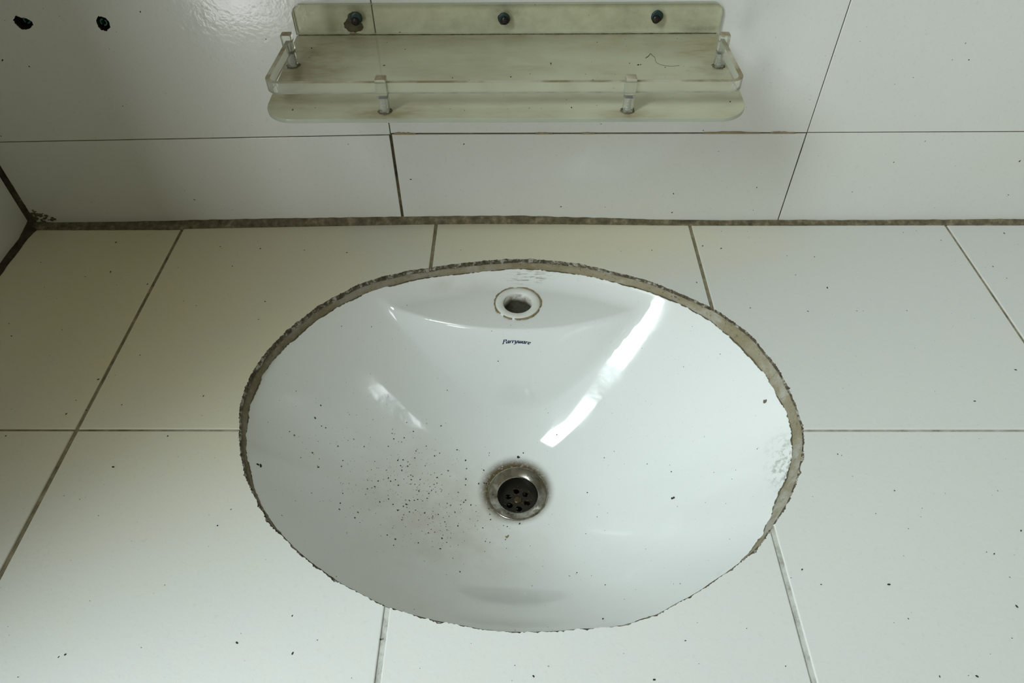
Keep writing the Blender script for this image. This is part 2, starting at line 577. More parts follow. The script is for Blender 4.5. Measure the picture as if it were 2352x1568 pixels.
def o_pt(deg, extra=0.0):
    r = interp_polar(O_TAB, deg)
    a = math.radians(deg)
    return (OC[0] + (OA * r + extra) * math.cos(a), OC[1] + (OB * r + extra) * math.sin(a))


def i_pt(deg, extra=0.0):
    r = interp_polar(I_TAB, deg)
    a = math.radians(deg)
    return (OC[0] + (OA * r + extra) * math.cos(a), OC[1] + (OB * r + extra) * math.sin(a))


def opening_cutter(extra=0.0, ragged=True, nseg=1150, z0=-0.03, z1=0.004):
    rings = [(z0, 0), (-0.0022, 0), (-0.0004, 1), (z1, 1)] if ragged else [(z0, 0), (z1, 0)]
    verts, faces = [], []
    for z, chip in rings:
        for k in range(nseg):
            d = 360 * k / nseg
            e = extra
            if ragged:
                e += 0.0003 * n1(d * 0.9, 3.1)
            if chip:
                c = max(0, n1(d * 0.55, 9.3) + 0.25)
                e += 0.0004 + 0.0007 * abs(n1(d * 2.3, 5.5)) + 0.0007 * abs(n1(d * 6.1, 8.5)) + 0.0018 * c * c + 0.0009 * RND.random() ** 3
            verts.append((*o_pt(d, e), z))
    for i in range(len(rings) - 1):
        for k in range(nseg):
            k2 = (k + 1) % nseg
            faces.append((i * nseg + k, i * nseg + k2, (i + 1) * nseg + k2, (i + 1) * nseg + k))
    faces.append(tuple(reversed(range(nseg))))
    faces.append(tuple(range((len(rings) - 1) * nseg, len(rings) * nseg)))
    return bm_from(verts, faces)


def in_opening(c, n):
    """cut faces: close to the opening's outline and not flat"""
    dx, dy = c.x - OC[0], c.y - OC[1]
    deg = math.degrees(math.atan2(dy / OB, dx / OA)) % 360
    r = math.hypot(dx / OA, dy / OB) / interp_polar(O_TAB, deg)
    return r < 1.03 and n.z < 0.97


# ------------------------------------------------------------------ walls
WY = 0.003                       # face of the back wall tiles
LX = -0.5875                     # face of the left wall tiles
TT = 0.008                       # tile thickness

wall_back = empty('wall_back', 'white glazed tile wall behind the washbasin', kind='structure')
bm = bmesh.new()
box(bm, LX - 0.12, 1.75, WY + 0.0012, WY + 0.13, -0.10, 1.30)
wall_core = obj('grout_bed', bm, ['wall_grout', 'cavity'], wall_back)

SEAM_A, SEAM_B = -0.1432, 0.3008
COLS = [(LX + 0.004, SEAM_A), (SEAM_A, SEAM_B), (SEAM_B, SEAM_B + 0.444), (SEAM_B + 0.444, SEAM_B + 0.888)]


def wall_tile(x0, x1, z0l, z0r, z1l, z1r, name='tile'):
    bmt = prism([(x0, z0l), (x1, z0r), (x1, z1r), (x0, z1l)], lambda u, v, d: (u, WY + d, v), 0.0, TT)
    ed = [e for e in bmt.edges if all(abs(v.co.y - WY) < 1e-6 for v in e.verts)]
    bmesh.ops.bevel(bmt, geom=ed, offset=0.0006, segments=2, affect='EDGES', profile=0.5)
    return obj(name, bmt, ['wall_tile', 'cavity', 'terracotta'], wall_back)


g = 0.00045
# low row: (gap halves left, right), bottom z left/right, top z left/right
low = [((0.0, 0.0016), 0.0012, 0.0060, 0.1085, 0.1160), ((0.0014, 0.0007), 0.0085, 0.0015, 0.1170, 0.1166), ((0.0006, g), 0.0012, 0.0012, 0.1171, 0.1172), ((g, g), 0.0012, 0.0012, 0.1172, 0.1172)]
for (x0, x1), ((ga, gb), zl, zr, tl, tr_) in zip(COLS, low):
    wall_tile(x0 + ga, x1 - gb, zl, zr, tl, tr_)
upper = []
for row, (zb, zt) in enumerate(((0.1178, 0.4178), (0.4190, 0.7190), (0.7202, 1.0202))):
    for ci, (x0, x1) in enumerate(COLS):
        b0, b1 = zb, zb
        if row == 0:
            b0, b1 = [(0.1094, 0.1171), (0.1186, 0.1179), (0.1181, 0.1184), (0.1184, 0.1184)][ci]
        upper.append(wall_tile(x0 + g, x1 - g, b0, b1, zt, zt))

HOLE1 = [(-0.485, 0.2396), (-0.4796, 0.2434), (-0.4777, 0.2417), (-0.4752, 0.2412), (-0.471, 0.2406), (-0.4676, 0.2373), (-0.4682, 0.2351), (-0.471, 0.2318), (-0.4777, 0.2298), (-0.4816, 0.2298), (-0.4826, 0.2324), (-0.4848, 0.2357)]
HOLE2 = [(-0.4026, 0.2422), (-0.3991, 0.2419), (-0.396, 0.24), (-0.3945, 0.2358), (-0.3953, 0.232), (-0.4002, 0.2283), (-0.4048, 0.2289), (-0.4068, 0.232), (-0.4069, 0.2365), (-0.4051, 0.2398)]
CHIP = [(-0.1688, 0.2378), (-0.1726, 0.2337), (-0.1716, 0.2302), (-0.169, 0.227), (-0.1674, 0.2259), (-0.1618, 0.2259), (-0.157, 0.227), (-0.1539, 0.2297), (-0.1535, 0.2311), (-0.1547, 0.2343), (-0.1562, 0.236), (-0.1585, 0.242), (-0.1620, 0.2455), (-0.1660, 0.2430)]


def roughen(poly, amp, sub=4):
    out = []
    for (a, b), (c, d) in zip(poly, poly[1:] + poly[:1]):
        for i in range(sub):
            f = i / sub
            out.append((a + (c - a) * f + RND.uniform(-amp, amp), b + (d - b) * f + RND.uniform(-amp, amp)))
    return out


h1, h2, chip = roughen(HOLE1, 0.0005), roughen(HOLE2, 0.0004), roughen(CHIP, 0.0004)
w3 = lambda u, v, d: (u, WY + d, v)
subtract(upper[0], [prism(h1, w3, -0.01, 0.02), prism(h2, w3, -0.01, 0.02), prism(chip, w3, -0.01, 0.0022)],
         lambda c, n: c.y > WY + 0.0008 and c.z > 0.2 and c.z < 0.25 and c.x < -0.05 and c.x > -0.55 and c.y < WY + TT - 0.0005)
for f in upper[0].data.polygons:
    if f.material_index == 1 and f.center.x > -0.2:
        f.material_index = 2
subtract(wall_core, [prism(h1, w3, -0.01, 0.035), prism(h2, w3, -0.01, 0.035)],
         lambda c, n: 0.2 < c.z < 0.25 and c.x < -0.3 and WY + 0.002 < c.y < WY + 0.05)

wall_left = empty('wall_left', 'white glazed tile wall on the left', kind='structure')
bm = bmesh.new()
box(bm, LX - 0.11, LX - 0.0012, -0.68, WY + 0.004, -0.10, 1.30)
obj('grout_bed', bm, 'wall_grout', wall_left)
for z0, z1 in ((0.0010, 0.1160), (0.1172, 0.4172), (0.4184, 0.7184), (0.7196, 1.0196)):
    for y0, y1 in ((-0.0012, -0.4440), (-0.4452, -0.68)):
        bmt = prism([(y0, z0), (y1, z0), (y1, z1), (y0, z1)], lambda u, v, d: (LX - d, u, v), 0.0, TT)
        ed = [e for e in bmt.edges if all(abs(v.co.x - LX) < 1e-6 for v in e.verts)]
        bmesh.ops.bevel(bmt, geom=ed, offset=0.0006, segments=2, affect='EDGES', profile=0.5)
        obj('tile', bmt, 'wall_tile', wall_left)

# ------------------------------------------------------------------ counter
counter = empty('countertop', 'cream and white tiled countertop with an oval opening round the washbasin', 'countertop')
FRONT = -0.575
bm = bmesh.new()
box(bm, LX, 1.19, FRONT + 0.004, WY + 0.001, -0.0105, -0.0012)
bed = obj('grout_bed', bm, ['counter_grout', 'cut_edge'], counter)
subtract(bed, [opening_cutter(0.0012, False, 300)], in_opening)
bm = bmesh.new()
box(bm, LX, 1.19, FRONT + 0.006, WY + 0.001, -0.075, -0.0106)
slab = obj('concrete_slab', bm, 'concrete', counter)
subtract(slab, [opening_cutter(0.017, False, 120, z0=-0.09)])

RY = -0.2993
SX = [-0.5805, -0.4045, -0.1040, 0.1962, 0.4965, 0.7970, 1.0975]
# back edge (left, right) of every tile of the back row
BACK = [(-0.0085, -0.0087), (-0.0070, 0.0010), (0.0018, 0.0000), (-0.0030, -0.0030), (-0.0035, -0.0035), (-0.0035, -0.0035)]
HB = [0.0019, 0.0018, 0.0018, 0.0018, 0.0015, 0.0015]     # half joint width at the left seam of a back tile
HF = [0.0019, 0.0020, 0.0021, 0.0021, 0.0015, 0.0015]
for i in range(6):
    x0, x1 = SX[i], SX[i + 1]
    for row in (0, 1):
        hl = 0 if i == 0 else (HB, HF)[row][i]
        hr = (HB, HF)[row][min(i + 1, 5)]
        if row == 0:
            bl, br = BACK[i]
            poly = [(x0 + hl, RY + 0.0011), (x1 - hr, RY + 0.0011), (x1 - hr, br), (x0 + hl, bl)]
        else:
            poly = [(x0 + hl, FRONT), (x1 - hr, FRONT), (x1 - hr, RY - 0.0011), (x0 + hl, RY - 0.0011)]
        dz = RND.uniform(-0.0002, 0.0002)
        bmt = prism(poly, lambda u, v, d: (u, v, d + dz), -TT, 0.0)
        ed = [e for e in bmt.edges if all(v.co.z > -0.001 for v in e.verts)]
        bmesh.ops.bevel(bmt, geom=ed, offset=0.0009, segments=2, affect='EDGES', profile=0.5)
        t = obj('tile', bmt, ['counter_tile', 'cut_edge'], counter)
        if i in (1, 2, 3):
            subtract(t, [opening_cutter()], in_opening)

# front nosing of the counter
bm = bmesh.new()
box(bm, LX, 1.19, FRONT - 0.006, FRONT + 0.003, -0.075, -0.0004)
bevel_all(bm, 0.0015)
obj('front_edge', bm, 'counter_tile', counter)

# mortar fillet between counter and back wall (ragged strip with its own thickness)
verts, faces = [], []
NS = 420


def lerp_tab(tab, x):
    if x <= tab[0][0]:
        return tab[0][1]
    for (a, va), (b, vb) in zip(tab, tab[1:]):
        if x <= b:
            return va + (vb - va) * (x - a) / (b - a)
    return tab[-1][1]


TOPZ = [(-0.59, 0.004), (-0.55, 0.002), (-0.46, 0.0035), (-0.36, 0.0062), (-0.16, 0.0095), (-0.05, 0.0105), (0.0, 0.0105), (0.10, 0.0068), (0.20, 0.0026), (0.30, 0.0036), (0.46, 0.0032), (0.58, 0.0042), (1.2, 0.004)]
BOTY = [(-0.59, -0.0095), (-0.41, -0.0096), (-0.40, -0.0078), (-0.36, -0.0060), (-0.26, -0.0028), (-0.15, -0.0005), (-0.05, 0.0006), (0.05, -0.0005), (0.2, -0.0036), (0.31, -0.0042), (0.46, -0.0040), (0.58, -0.0045), (1.2, -0.005)]
for k in range(NS + 1):
    x = LX + 0.001 + (1.18 - LX) * k / NS
    zt = lerp_tab(TOPZ, x) + 0.0008 * n1(x * 90, 1.3)
    yb = lerp_tab(BOTY, x) - 0.0007 * abs(n1(x * 110, 4.2))
    my, mz = (WY + yb) / 2 - 0.0004, zt * 0.45 + 0.0006 * n1(x * 160, 7.7)
    verts += [(x, WY + 0.004, zt), (x, WY - 0.0007, zt - 0.0003), (x, my + 0.0006, mz), (x, yb, 0.0004), (x, yb + 0.0012, -0.004), (x, WY + 0.004, -0.004)]
for k in range(NS):
    for i in range(6):
        j = (i + 1) % 6
        faces.append((k * 6 + i, k * 6 + j, (k + 1) * 6 + j, (k + 1) * 6 + i))
faces += [tuple(range(6)), tuple(NS * 6 + i for i in range(6))]
obj('mortar_joint', bm_from(verts, faces), 'mortar', counter, smooth=True)

# mortar between counter and left wall
verts, faces = [], []
NS = 160
for k in range(NS + 1):
    y = WY - 0.001 - (WY - 0.001 - FRONT) * k / NS
    f = max(0, 1 - (WY - y) / 0.03)
    zt = 0.0026 + 0.006 * f + 0.0008 * n1(y * 120, 2.3)
    xb = -0.5792 + 0.009 * f * f + 0.0009 * n1(y * 90, 6.1)
    verts += [(LX - 0.003, y, zt), (LX + 0.0006, y, zt), (LX + 0.0035, y, 0.0014 + 0.0006 * n1(y * 150, 3.3)), (xb, y, 0.0004), (xb - 0.002, y, -0.004), (LX - 0.003, y, -0.004)]
for k in range(NS):
    for i in range(6):
        j = (i + 1) % 6
        faces.append((k * 6 + i, k * 6 + j, (k + 1) * 6 + j, (k + 1) * 6 + i))
faces += [tuple(range(6)), tuple(NS * 6 + i for i in range(6))]
obj('mortar_joint', bm_from(verts, faces), 'corner_mortar', counter, smooth=True)

# black joint running up the corner of the two walls
verts, faces = [], []
NS = 150
for k in range(NS + 1):
    z = 0.0 + 0.40 * k / NS
    f = max(0, 1 - z / 0.035)
    br = 0.35 + 0.65 * (1 if z < 0.062 else 0.25)
    w = (0.0032 * br + 0.005 * f * f) * (1 + 0.5 * n1(z * 160, 8.8)) + 0.0006
    x, y = LX, WY
    verts += [(x - 0.002, y - w * 0.8, z), (x + 0.0005, y - w * 0.8, z), (x + w * 0.45, y - w * 0.35, z), (x + w, y - 0.0005, z), (x + w, y + 0.002, z), (x - 0.002, y + 0.002, z)]
for k in range(NS):
    for i in range(6):
        j = (i + 1) % 6
        faces.append((k * 6 + i, k * 6 + j, (k + 1) * 6 + j, (k + 1) * 6 + i))
faces += [tuple(range(6)), tuple(NS * 6 + i for i in range(6))]
obj('corner_joint', bm_from(verts, faces), 'corner_mortar', wall_back, smooth=True)

# mould in the corner, a raised crust on the wall
bm = bmesh.new()
for _ in range(46):
    u, v = RND.random() ** 1.4, RND.random()
    x = LX + 0.004 + 0.032 * u
    z = 0.0035 + 0.020 * (1 - u) * v + 0.003 * RND.random()
    rr = RND.uniform(0.0007, 0.0030) * (1.1 - 0.5 * u) * (0.55 if v > 0.7 else 1)
    nn = 14
    poly = []
    for k in range(nn):
        a = 2 * PI * k / nn
        e = rr * RND.uniform(0.55, 1.25)
        poly.append((x + 1.5 * e * math.cos(a), max(0.0012, z + 0.8 * e * math.sin(a))))
    part = prism(poly, w3, -0.0002 - 0.0005 * RND.random(), 0.0006)
    tmp_me = bpy.data.meshes.new('mould')
    part.to_mesh(tmp_me)
    part.free()
    bm.from_mesh(tmp_me)
    bpy.data.meshes.remove(tmp_me)
mp_ = obj('mould_patch', bm, 'mould', wall_back)
mp_['kind'] = 'stuff'
# crumbs of old sealant along the horizontal wall joint
for x0, x1, hh in ((-0.139, -0.116, 0.0040), (0.012, 0.030, 0.0022), (0.060, 0.075, 0.0018), (0.19, 0.25, 0.0022), (0.262, 0.288, 0.0018)):
    poly = [(x0, 0.1174)] + [(x0 + (x1 - x0) * q / 9, 0.1180 + hh * (0.25 + 0.75 * abs(n1(q * 1.7 + x0 * 50, 2.2))) * (1 if 0 < q < 7 else 0.4)) for q in range(10)] + [(x1, 0.1174)]
    obj('sealant_crumb', prism(poly, w3, -0.0010, 0.0010), 'residue', wall_back)

# sealant bed between cut tiles and basin rim
verts, faces = [], []
NS = 720
for k in range(NS):
    d = 360 * k / NS
    a = math.radians(d)
    wob = 0.0009 * n1(d * 0.35, 1.1) + 0.0005 * n1(d * 1.6, 2.2)
    back = max(0.0, math.sin(a))
    right = max(0.0, math.cos(a))
    lift = 0.0004 + 0.0028 * right + 0.0008 * n1(d * 0.25, 6.6)      # fuller on the right
    p0, p1 = o_pt(d, 0.0012), o_pt(d, -0.0004 + 0.4 * wob)
    q1, q0 = i_pt(d, wob), i_pt(d, 0.004)
    zt = -0.0052 + lift
    mid = ((p1[0] * 0.55 + q1[0] * 0.45), (p1[1] * 0.55 + q1[1] * 0.45))
    verts += [(*p0, zt), (*p1, zt - 0.0002), (*mid, -0.0088 + 0.5 * lift + 0.5 * wob), (*q1, -0.0132), (*i_pt(d, 0.0005 + wob), -0.0150), (*p0, -0.0150)]
for k in range(NS):
    k2 = (k + 1) % NS
    for i in range(6):
        j = (i + 1) % 6
        faces.append((k * 6 + i, k * 6 + j, k2 * 6 + j, k2 * 6 + i))
seal = obj('sealant_ring', bm_from(verts, faces), 'sealant', counter, smooth=True)

# dark grime along the line where the sealant meets the glaze
verts, faces = [], []
for k in range(NS):
    d = 360 * k / NS
    wob = 0.0009 * n1(d * 0.35, 1.1) + 0.0005 * n1(d * 1.6, 2.2)
    w = max(-0.0006, 0.0001 + 0.0010 * n1(d * 0.17, 11.0) + 0.0007 * n1(d * 1.9, 12.0) + 0.0004 * n1(d * 5.3, 13.0))
    a, b, c = i_pt(d, wob + 0.0006), i_pt(d, wob - w * 0.5), i_pt(d, wob - w - 0.0003)
    verts += [(*a, -0.0126), (*b, -0.0128), (*c, -0.0140), (*a, -0.0152)]
for k in range(NS):
    k2 = (k + 1) % NS
    for i in range(4):
        j = (i + 1) % 4
        faces.append((k * 4 + i, k * 4 + j, k2 * 4 + j, k2 * 4 + i))
obj('grime_line', bm_from(verts, faces), 'mould', counter, smooth=True)

# ------------------------------------------------------------------ washbasin
basin = empty('washbasin', 'white oval porcelain washbasin set into the tiled countertop', 'washbasin', loc=(0, 0, 0))
Z_RIM = -0.0137


def smax(a, b, k):
    h = max(k - abs(a - b), 0) / k
    return max(a, b) + h * h * k * 0.25


def smin(a, b, k):
    return -smax(-a, -b, k)


R0 = 0.0315


def g_prof(s, a):
    ss = s * s * (3 - 2 * s)
    back = 0.13 * s + 0.50 * ss + 0.37 * s ** 2.4           # gentle wall below the tap ledge
    front = 0.09 * s + 0.21 * ss + 0.70 * s ** 3.1          # steeper wall towards the user
    w = min(max((-math.sin(a) + 0.45) / 1.1, 0), 1)
    w = w * w * (3 - 2 * w)
    return back * (1 - w) + front * w


def bowl_z(s, a):
    return DRAIN.z + (Z_RIM - DRAIN.z) * g_prof(s, a)


def ledge_z(x, y):
    ye = -0.149 + 1.72 * (x - DRAIN.x) ** 2
    flat = TAP.z + 0.02 * (y - TAP.y)
    front = TAP.z + 5.0 * (y - ye)
    return smin(flat, front, 0.014)


def rim_ray(a):
    """distance from the drain to the rim outline in direction a"""
    c, s = math.cos(a), math.sin(a)
    lo, hi = 0.05, 0.40
    for _ in range(40):
        m = (lo + hi) / 2
        x, y = DRAIN.x + c * m, DRAIN.y + s * m
        dx, dy = x - OC[0], y - OC[1]
        deg = math.degrees(math.atan2(dy / OB, dx / OA)) % 360
        if math.hypot(dx / OA, dy / OB) < interp_polar(I_TAB, deg):
            lo = m
        else:
            hi = m
    return lo


RIM_N = 720
RIM = [rim_ray(2 * PI * k / RIM_N) for k in range(RIM_N)]
# soften the measured outline a little so the glaze stays even
RIM = [sum(RIM[(k + q) % RIM_N] for q in range(-9, 10)) / 19 for k in range(RIM_N)]


def rim_at(a):
    f = (a % (2 * PI)) / (2 * PI) * RIM_N
    i = int(f) % RIM_N
    t = f - int(f)
    return RIM[i] * (1 - t) + RIM[(i + 1) % RIM_N] * t


def basin_h(x, y):
    dx, dy = x - DRAIN.x, y - DRAIN.y
    r = math.hypot(dx, dy)
    a = math.atan2(dy, dx)
    R = rim_at(a)
    s = min(max((r - R0) / (R - R0), 0), 1.0)
    bz = bowl_z(s, a)
    return smax(bz, ledge_z(x, y), 0.012)


NT, NR = 360, 150
verts, faces = [], []
for k in range(NT):
    a = 2 * PI * k / NT
    c, s_ = math.cos(a), math.sin(a)
    R = rim_at(a)
    # throat under the drain flange, then bowl, then rim tucked below the counter
    col = [(R0 - 0.004, DRAIN.z - 0.012), (R0 - 0.0030, DRAIN.z - 0.004), (R0 - 0.001, DRAIN.z - 0.0008)]
    for j in range(NR + 1):
        s = j / NR
        col.append((R0 + (R - R0) * s, None))
    col += [(R + 0.0012, Z_RIM + 0.0008), (R + 0.006, Z_RIM + 0.0004), (R + 0.014, Z_RIM - 0.0010), (R + 0.0145, Z_RIM - 0.010)]
    for r, z in col:
        x, y = DRAIN.x + c * r, DRAIN.y + s_ * r
        verts.append((x, y, basin_h(x, y) if z is None else z))
m = NR + 8
for k in range(NT):
    k2 = (k + 1) % NT
    for j in range(m - 1):
        q = (k * m + j, k2 * m + j, k2 * m + j + 1, k * m + j + 1)
        cx = sum(verts[i][0] for i in q) / 4
        cy = sum(verts[i][1] for i in q) / 4
        if math.hypot(cx - TAP.x, cy - TAP.y) < 0.0195:
            continue                                            # tap hole
        faces.append(q)
bowl = obj('bowl', bm_from(verts, faces), 'porcelain', basin, smooth=True)
# underside shell so the basin has thickness
sh = bowl.modifiers.new('shell', 'SOLIDIFY')
sh.thickness = 0.007
sh.offset = -1.0


# tap hole: bare ring, sleeve, dark bottom, leftover sealant
ring = obj('tap_hole_ring', lathe([(0.0158, -0.002), (0.0160, 0.0006), (0.0168, 0.0013), (0.0215, 0.0015), (0.0246, 0.0012), (0.0250, 0.0004), (0.0250, -0.002)], 72, TAP), 'ring', basin, smooth=True)
obj('sleeve', lathe([(0.0158, -0.001), (0.0156, -0.0125), (0.0176, -0.0125), (0.0176, -0.001)], 64, TAP, close=True), 'sleeve', ring, smooth=True)
bmd = lathe([(0.0, -0.0118), (0.010, -0.0119), (0.0157, -0.0116), (0.0157, -0.0128), (0.0, -0.0128)], 48, TAP)
obj('dark_bottom', bmd, 'hole_bottom', ring)
for a0, a1 in ((100, 222), (232, 256), (262, 338), (342, 452)):
    verts, faces = [], []
    nn = int((a1 - a0) / 2)
    for k in range(nn + 1):
        d = a0 + (a1 - a0) * k / nn
        a = math.radians(d)
        e = min(k, nn - k) / nn
        w = (0.0010 + 0.0016 * abs(n1(d * 0.05, 3.0)) + 0.0006 * n1(d * 0.4, 5.0)) * min(1, e * 12 + 0.25)
        for r, z in ((0.0247, 0.0003), (0.0249, 0.0010), (0.0250 + w, 0.0009), (0.0253 + w, 0.0001)):
            verts.append((TAP.x + r * math.cos(a), TAP.y + r * math.sin(a), TAP.z + z + 0.0004))
    for k in range(nn):
        for i in range(4):
            j = (i + 1) % 4
            faces.append((k * 4 + i, k * 4 + j, (k + 1) * 4 + j, (k + 1) * 4 + i))
    faces += [(0, 1, 2, 3), tuple(nn * 4 + i for i in range(4))]
    obj('sealant_residue', bm_from(verts, faces), 'residue', ring)

# drain: steel flange, black cup, strainer with holes, screw
drain = empty('drain', loc=(0, 0, 0))
drain.parent = basin
drain['label'] = 'stained steel drain with a black strainer'
obj('flange', lathe([(0.0338, -0.0016), (0.0338, 0.0004), (0.0328, 0.0012), (0.0315, 0.0010), (0.0233, -0.0020), (0.0221, -0.0030), (0.0216, -0.0050), (0.0216, -0.011)], 96, DRAIN), 'steel', drain, smooth=True)
obj('cup', lathe([(0.0217, -0.0040), (0.0215, -0.007), (0.0208, -0.0135), (0.0188, -0.0160), (0.0188, -0.017)], 80, DRAIN), 'dark_metal', drain, smooth=True)
plate = prism([(DRAIN.x + 0.0205 * math.cos(2 * PI * k / 64), DRAIN.y + 0.0205 * math.sin(2 * PI * k / 64)) for k in range(64)], lambda u, v, d: (u, v, DRAIN.z + d), -0.0165, -0.0142)
st = obj('strainer', plate, ['dark_metal', 'cavity'], drain)
cuts = []
for k in range(6):
    a = math.radians(60 * k + 38)
    hx, hy = DRAIN.x + 0.0112 * math.cos(a), DRAIN.y + 0.0112 * math.sin(a)
    cuts.append(prism([(hx + 0.0036 * math.cos(2 * PI * q / 20), hy + 0.0036 * math.sin(2 * PI * q / 20)) for q in range(20)], lambda u, v, d: (u, v, DRAIN.z + d), -0.02, -0.010))
subtract(st, cuts, lambda c, n: abs(n.z) < 0.5)
obj('waste_pipe', lathe([(0.0192, -0.0168), (0.0192, -0.06), (0.0, -0.06)], 48, DRAIN), 'cavity', drain, smooth=True)
scr = obj('drain_screw', lathe([(0.0, -0.0126), (0.0025, -0.0127), (0.0042, -0.0132), (0.0050, -0.0142), (0.0050, -0.015)], 32, DRAIN), 'brass', drain, smooth=True)
# gunk in the cup
verts, faces = [], []
bm = bmesh.new()
for k in range(46):
    a, r = RND.uniform(0, 2 * PI), 0.018 * math.sqrt(RND.random())
    rr = RND.uniform(0.0004, 0.0014)
    mm = Matrix.Translation(DRAIN + Vector((r * math.cos(a), r * math.sin(a), -0.0139))) @ Matrix.Rotation(RND.uniform(0, 6), 4, 'Z') @ Matrix.Diagonal((rr * RND.uniform(0.7, 2.2), rr, rr * 0.5, 1))
    bmesh.ops.create_icosphere(bm, subdivisions=1, radius=1.0, matrix=mm)
gk = obj('drain_sludge', bm, 'sludge', drain)
gk['kind'] = 'stuff'

# ---- printed maker's name on the front of the ledge
GLYPHS = {
    'P': ([[(0.18, 0), (0.18, 1.5)], [(-0.1, 1.5), (0.5, 1.5), (0.78, 1.42), (0.88, 1.2), (0.82, 0.95), (0.6, 0.78), (0.18, 0.74)], [(-0.05, 0.0), (0.45, 0.0)]], 1.08),
    'a': ([[(0.70, 0.95), (0.45, 1.0), (0.2, 0.85), (0.05, 0.5), (0.06, 0.2), (0.2, 0.02), (0.38, 0.1), (0.6, 0.45), (0.70, 0.95)], [(0.70, 0.98), (0.66, 0.3), (0.72, 0.05), (0.92, 0.12)]], 0.96),
    'r': ([[(-0.04, 0.85), (0.14, 0.95), (0.14, 0.0)], [(0.14, 0.55), (0.32, 0.88), (0.5, 0.98), (0.62, 0.88)]], 0.72),
    'y': ([[(-0.02, 0.85), (0.15, 0.97), (0.2, 0.5), (0.25, 0.1), (0.42, 0.02), (0.62, 0.3), (0.72, 0.97)], [(0.72, 0.97), (0.62, 0.1), (0.45, -0.3), (0.2, -0.48), (-0.02, -0.4)]], 0.92),
    'w': ([[(-0.02, 0.85), (0.15, 0.97), (0.16, 0.4), (0.22, 0.05), (0.4, 0.05), (0.6, 0.4), (0.66, 0.95)], [(0.66, 0.95), (0.64, 0.3), (0.72, 0.04), (0.9, 0.08), (1.08, 0.45), (1.12, 0.97)]], 1.26),
    'e': ([[(0.1, 0.45), (0.45, 0.5), (0.64, 0.68), (0.62, 0.9), (0.42, 1.0), (0.2, 0.88), (0.06, 0.5), (0.12, 0.14), (0.34, 0.0), (0.66, 0.2)]], 0.80),
}


def basin_normal(x, y):
    e = 0.0004
    return Vector(((basin_h(x - e, y) - basin_h(x + e, y)), (basin_h(x, y - e) - basin_h(x, y + e)), 2 * e)).normalized()


def pix_ray(px, py):
    F = 1615.2
    return (fwd + r2 * ((px - 1176) / F) - u2 * ((py - 784) / F)).normalized()


def on_basin(px, py):
    """point of the basin surface seen in a given direction from the photographer's place"""
    d = pix_ray(px, py)
    t = (CAM_POS.z - 0.02) / -d.z * 0.9
    for _ in range(600):
        p = CAM_POS + d * t
        h = p.z - basin_h(p.x, p.y)
        if h < 0.00005:
            break
        t += max(h * 0.25, 0.00002)
    return p


t0 = on_basin(1154, 792.5)
t1 = on_basin(1218, 794.5)
unit = (t1.x - t0.x) / 8.2
vert_dir = on_basin(1186, 780) - on_basin(1186, 794)
yper = vert_dir.y / math.hypot(vert_dir.y, vert_dir.z)
verts, faces = [], []


def letter_pt(u, v):
    x = t0.x + (u + 0.26 * v) * unit
    y = t0.y + (t1.y - t0.y) * (u / 8.2) + v * unit * yper
    p = Vector((x, y, basin_h(x, y)))
    return p + basin_normal(x, y) * 0.00018


pen = 0.0
for ch in 'Parryware':
    strokes, adv = GLYPHS[ch]
    for st_ in strokes:
        # resample
        pts = []
        for (ax, ay), (bx, by) in zip(st_, st_[1:]):
            for q in range(4):
                pts.append((ax + (bx - ax) * q / 4, ay + (by - ay) * q / 4))
        pts.append(st_[-1])
        base = len(verts)
        for i, (u, v) in enumerate(pts):
            a, b = pts[max(i - 1, 0)], pts[min(i + 1, len(pts) - 1)]
            dx, dy = b[0] - a[0], b[1] - a[1]
            L = math.hypot(dx, dy) or 1
            nx, ny = -dy / L, dx / L
            w = 0.075 + 0.085 * abs(math.sin(math.atan2(dy, dx) - math.radians(25)))
            verts += [letter_pt(pen + u + nx * w, v + ny * w), letter_pt(pen + u - nx * w, v - ny * w)]
        for i in range(len(pts) - 1):
            faces.append((base + 2 * i, base + 2 * i + 1, base + 2 * i + 3, base + 2 * i + 2))
    pen += adv
me = bpy.data.meshes.new('lettering')
me.from_pydata(verts, [], faces)
lt = obj('lettering', me, 'ink', basin)
lt['label'] = 'small navy italic maker\'s name printed below the tap hole'

# ------------------------------------------------------------------ acrylic shelf
shelf = empty('acrylic_shelf', 'grimy clear acrylic shelf with a low guard rail screwed to the wall', 'shelf')
SX0, SX1 = -0.2180, 0.1832
YB, YF = -0.0015, -0.1450


def shelf_z(y):
    return 0.2253 + 0.052 * (y - YB)


def rounded_outline(x0, x1, y0, y1, r, corners, n=10):
    """corners: subset of 'ab' front-left, front-right / 'cd' back-right, back-left to round"""
    out = []
    for tag_, cx, cy, a0 in (('a', x0 + r, y0 + r, 180), ('b', x1 - r, y0 + r, 270), ('c', x1 - r, y1 - r, 0), ('d', x0 + r, y1 - r, 90)):
        if tag_ in corners:
            for k in range(n + 1):
                a = math.radians(a0 + 90 * k / n)
                out.append((cx + r * math.cos(a), cy + r * math.sin(a)))
        else:
            out.append({'a': (x0, y0), 'b': (x1, y0), 'c': (x1, y1), 'd': (x0, y1)}[tag_])
    return out


